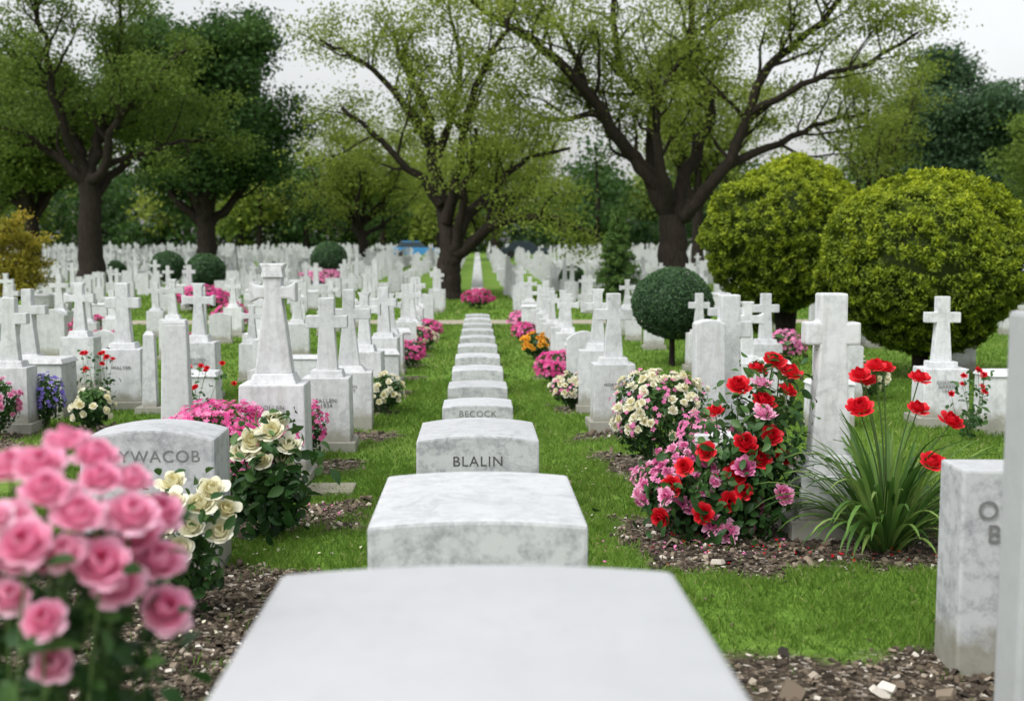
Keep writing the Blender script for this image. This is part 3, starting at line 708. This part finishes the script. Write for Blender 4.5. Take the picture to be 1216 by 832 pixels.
bush('pink_azalea_bush',(-4.9,19.5),.28,.25,.36,[(FLO,F_mag,300,.035)],108,700,.06)
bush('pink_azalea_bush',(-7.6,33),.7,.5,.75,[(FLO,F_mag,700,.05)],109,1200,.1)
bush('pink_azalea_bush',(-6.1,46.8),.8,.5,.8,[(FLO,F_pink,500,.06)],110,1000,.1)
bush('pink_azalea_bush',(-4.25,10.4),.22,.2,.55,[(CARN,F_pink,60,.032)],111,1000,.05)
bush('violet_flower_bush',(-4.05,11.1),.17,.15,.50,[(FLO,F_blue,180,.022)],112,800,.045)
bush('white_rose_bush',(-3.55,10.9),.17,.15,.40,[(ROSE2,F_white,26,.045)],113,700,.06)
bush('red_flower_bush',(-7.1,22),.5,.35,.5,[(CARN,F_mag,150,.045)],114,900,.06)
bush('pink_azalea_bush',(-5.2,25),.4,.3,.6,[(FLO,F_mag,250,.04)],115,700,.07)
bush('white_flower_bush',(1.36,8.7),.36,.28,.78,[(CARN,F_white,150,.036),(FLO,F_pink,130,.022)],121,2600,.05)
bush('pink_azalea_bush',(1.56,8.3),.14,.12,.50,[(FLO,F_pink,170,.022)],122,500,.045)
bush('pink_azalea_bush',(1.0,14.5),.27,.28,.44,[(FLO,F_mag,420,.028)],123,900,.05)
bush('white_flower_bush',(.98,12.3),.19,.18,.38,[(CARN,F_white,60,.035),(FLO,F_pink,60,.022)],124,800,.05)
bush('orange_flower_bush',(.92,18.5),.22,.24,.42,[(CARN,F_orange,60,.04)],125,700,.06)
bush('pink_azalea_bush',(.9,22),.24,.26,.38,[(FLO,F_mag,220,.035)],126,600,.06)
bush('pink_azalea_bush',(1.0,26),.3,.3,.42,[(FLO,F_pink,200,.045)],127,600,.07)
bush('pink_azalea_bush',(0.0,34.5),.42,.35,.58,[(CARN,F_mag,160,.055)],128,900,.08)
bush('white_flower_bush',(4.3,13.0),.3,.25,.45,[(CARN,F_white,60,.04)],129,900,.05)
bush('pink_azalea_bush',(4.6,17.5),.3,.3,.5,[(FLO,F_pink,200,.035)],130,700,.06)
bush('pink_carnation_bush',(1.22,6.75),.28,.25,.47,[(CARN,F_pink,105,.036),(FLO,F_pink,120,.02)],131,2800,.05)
def rosebush(name,loc,blooms,T,m,size,leafc,nleaf,lsz,seed,extra=(),stemw=.006,spread=.09,facing=(0,-.8,.5),zcap=None,lb=0,back=0):
    """blooms: positions of each flower head relative to the root; canes rise from the crown at loc"""
    rg=np.random.default_rng(seed);ac=Acc();allP=[]
    B=np.array(blooms,float)
    for b in B:
        s_=np.array([rg.normal(0,.03),rg.normal(0,.03),-.02]);mid=s_*.4+b*.6+np.array([rg.normal(0,.03),rg.normal(0,.03),-.06])
        P=resample([s_,s_*.7+b*.3+np.array([0,0,.05]),mid,b-np.array([0,0,.01])],16);tube(ac,P,np.linspace(stemw*1.3,stemw*.6,16),5,1,rg.uniform());allP.append(P)
    A=np.concatenate([p[leafc:] for p in allP]);idx=rg.integers(len(A),size=nleaf)
    P=A[idx]+rg.normal(0,spread,(nleaf,3))+np.array([0,back,0]);P=P[P[:,2]>.03]
    if zcap is not None:P=P[P[:,2]<zcap]
    cen=A.mean(0);nr=unit(P-cen+np.array([0,-.05,.12]))
    bigleaves(ac,P,lsz,0,np.clip(.15+lb+.55*rg.uniform(0,1,len(P))+.25*nr[:,2],0,1),nr,.7,rg)
    nb=unit((B-cen)*1.5+rg.normal(0,.15,B.shape)+np.array(facing))
    inst(ac,T,B,nb,size*rg.uniform(.82,1.15,len(B)),2,rg.uniform(-.12,.2,len(B)),rg=rg)
    for q,(T2,m2,n2,s2) in enumerate(extra):
        k=rg.integers(len(A),size=n2);P2=A[k]+rg.normal(0,spread,(n2,3));P2[:,2]=np.maximum(P2[:,2],.08)
        inst(ac,T2,P2+np.array([0,-.08,0]),unit(P2-cen+[0,-.4,.3]),s2*rg.uniform(.8,1.2,n2),3+q,rg.uniform(-.2,.3,n2),rg=rg)
    return ac.obj(name,[L_rose,M_stem,m]+[e[1] for e in extra],(loc[0],loc[1],0))
rel=lambda L_,x,y:[(a-x,b-y,c) for a,b,c in L_]
rosebush('red_rose_bush',(1.54,6.75),rel([(1.50,6.7,.86),(1.62,6.75,.95),(1.76,6.8,.96),(1.62,6.6,.78),(1.36,6.65,.72),(1.45,6.5,.38),(1.72,6.55,.47),(1.64,6.5,.60),(1.76,6.6,.84),
   (1.30,6.6,.50),(1.5,6.5,.55),(1.70,6.7,1.0),(1.40,6.45,.24),(1.25,6.4,.18),(1.15,6.45,.44),(1.09,6.5,.32),(1.03,6.5,.14),(1.48,6.45,.30),(1.58,6.5,.47),(1.80,6.7,.93)],1.54,6.75),ROSE2,F_red,.076,4,2600,.070,141,
   extra=[(CARN,F_pink,14,.066)],spread=.095)
rg=np.random.default_rng(151);ac=Acc()
for k in range(230):
    a=rg.uniform(0,6.28);Ln=rg.uniform(.45,.86);e=rg.uniform(.75,1.4);r0=rg.uniform(0,.10)
    d=np.array([np.cos(a)*np.cos(e),np.sin(a)*np.cos(e),np.sin(e)]);p=np.array([np.cos(a)*r0,np.sin(a)*r0,-.02])
    P=[p];dr=rg.uniform(.09,.24)
    for i in range(10):
        d=unit(d+np.array([0,0,-dr*(i/5)]));P.append(P[-1]+d*Ln/10)
    P=np.array(P);P[:,2]=np.maximum(P[:,2],.01*np.arange(11)/10)
    sd_=unit(np.cross(d,[0,0,1]));wd=.014*np.sin(np.pi*np.linspace(.15,1,11))**.6+.0008
    up=np.array([0,0,.004])
    V=np.stack([P-sd_*wd[:,None]+up,P,P+sd_*wd[:,None]+up],1).reshape(-1,3)
    i=np.arange(10)[:,None]*3;j=np.arange(2)[None]
    ac.add(V,np.stack([i+j,i+j+1,i+j+4,i+j+3],-1).reshape(-1,4),0,np.clip(rg.uniform(0,1),0,1),True)
Bl=np.array(rel([(2.04,6.2,.97),(2.14,6.25,1.01),(2.36,6.2,.95),(2.32,6.1,.80),(2.52,6.15,.72),(2.01,6.1,.80),(2.36,6.0,.53),(2.10,6.3,.93),(2.22,6.35,.99)],2.24,6.30))
for b in Bl: tube(ac,resample([[0,0,0],b*np.array([.35,.35,.55]),b],12),np.linspace(.006,.0035,12),5,1,.6)
inst(ac,ROSE2,Bl,unit(Bl*[.8,.8,.2]+[0,-.4,.8]),.078*rg.uniform(.85,1.15,len(Bl)),2,rg.uniform(-.1,.2,len(Bl)))
ac.obj('red_lily_clump',[L_strap,M_stem,F_red],(2.24,6.30,0))
rosebush('white_rose_bush',(-1.34,5.25),rel([(-1.43,5.15,.50),(-1.32,5.1,.54),(-1.22,5.15,.51),(-1.12,5.2,.48),(-1.47,5.2,.43),(-1.37,5.05,.42),(-1.25,5.1,.42),(-1.30,5.08,.33),(-1.14,5.15,.39),(-1.38,5.3,.58),(-1.18,5.2,.57)],-1.34,5.25),ROSEW,F_white,.082,4,420,.07,161,spread=.06)
rosebush('white_rose_bush',(-1.22,6.75),rel([(-1.24,6.6,.57),(-1.14,6.6,.62),(-1.04,6.6,.54),(-1.19,6.55,.47),(-1.30,6.6,.50),(-1.08,6.65,.45),(-1.14,6.7,.65)],-1.20,6.75),ROSEW,F_white,.095,4,700,.09,162,spread=.085)
for q,(x,y) in enumerate([(-2.55,10.6),(-3.85,12.0),(4.3,10.1)]):
    bl=[(rng.normal(0,.16),rng.normal(0,.1),rng.uniform(.42,.66)) for _ in range(8)]
    rosebush('red_poppy_plant',(x,y),bl,CARN,F_red,.035,2,160,.06,171+q,stemw=.003,spread=.05)
br=[(-.73,1.95,1.308),(-.688,1.86,1.285),(-.62,1.92,1.29),(-.566,1.9,1.235),(-.756,1.82,1.25),(-.70,1.80,1.213),(-.650,1.82,1.193),(-.598,1.84,1.17),
(-.745,1.84,1.118),(-.674,1.80,1.095),(-.586,1.88,1.125),(-.525,1.93,1.070),(-.677,1.84,1.01),(-.54,1.95,1.145),(-.80,1.86,1.19),(-.634,1.85,1.247),(-.58,1.96,1.19),
(-.66,2.02,1.31),(-.79,1.98,1.30),(-.84,1.9,1.09),(-.86,1.92,1.25),(-.9,1.85,1.0),(-.60,2.02,1.27),(-.72,2.05,1.33),(-.56,2.03,1.21),(-.74,1.88,1.17),
(-.69,1.95,1.25),(-.64,1.97,1.15),(-.77,1.93,1.22),(-.70,1.92,1.16),(-.82,1.95,1.14),(-.61,1.98,1.22)]
br=[(x+.005,y,z-.055) for x,y,z in br]
rosebush('pink_rose_bush',(-.86,1.98),rel(br,-.86,1.98),ROSE,F_pinkrose,.050,8,1150,.056,181,stemw=.004,spread=.048,facing=(.15,-.8,.75),zcap=1.15,lb=-.10,back=.05)

# ------------------------------------------------------------------ distant cars
def car(x,y,c,rz=0):
    e=bpy.data.objects.new('parked_car',None);COL.objects.link(e);e.location=(x,y,float(G(y)));e.rotation_euler=(0,0,rz)
    def child(name,parts,mat):
        me=gmesh(name,parts,mat);o=bpy.data.objects.new(name,me);COL.objects.link(o);o.parent=e
    paint=plain('car_paint_'+str(x),c,.3);glass=plain('car_glass',(.05,.07,.09),.1);tyre=plain('tyre',(.02,.02,.02),.8)
    child('body',[P_prism([(-2.15,.3),(2.15,.3),(2.2,.7),(1.9,.9),(-2.1,.95),(-2.2,.6)],-.88,.88,0,.05)],paint)
    child('cabin',[P_prism([(-1.75,.9),(1.1,.9),(.45,1.42),(-1.2,1.45)],-.76,.76,0,.04)],glass)
    child('roof',[P_prism([(-1.22,1.43),(.47,1.41),(.3,1.5),(-1.05,1.52)],-.74,.74,0,.02)],paint)
    n=16
    for k,(wx,wy) in enumerate([(-1.35,-.8),(1.35,-.8),(-1.35,.8),(1.35,.8)]):
        child('wheel_%d'%(k+1),[P_prism([(wx+.33*math.cos(2*math.pi*i/n),.33+.33*math.sin(2*math.pi*i/n)) for i in range(n)],wy-.11,wy+.11,0,.02)],tyre)
car(-5.5,105,(.05,.25,.55),0);car(4.3,105,(.04,.06,.08),0)
print('built')
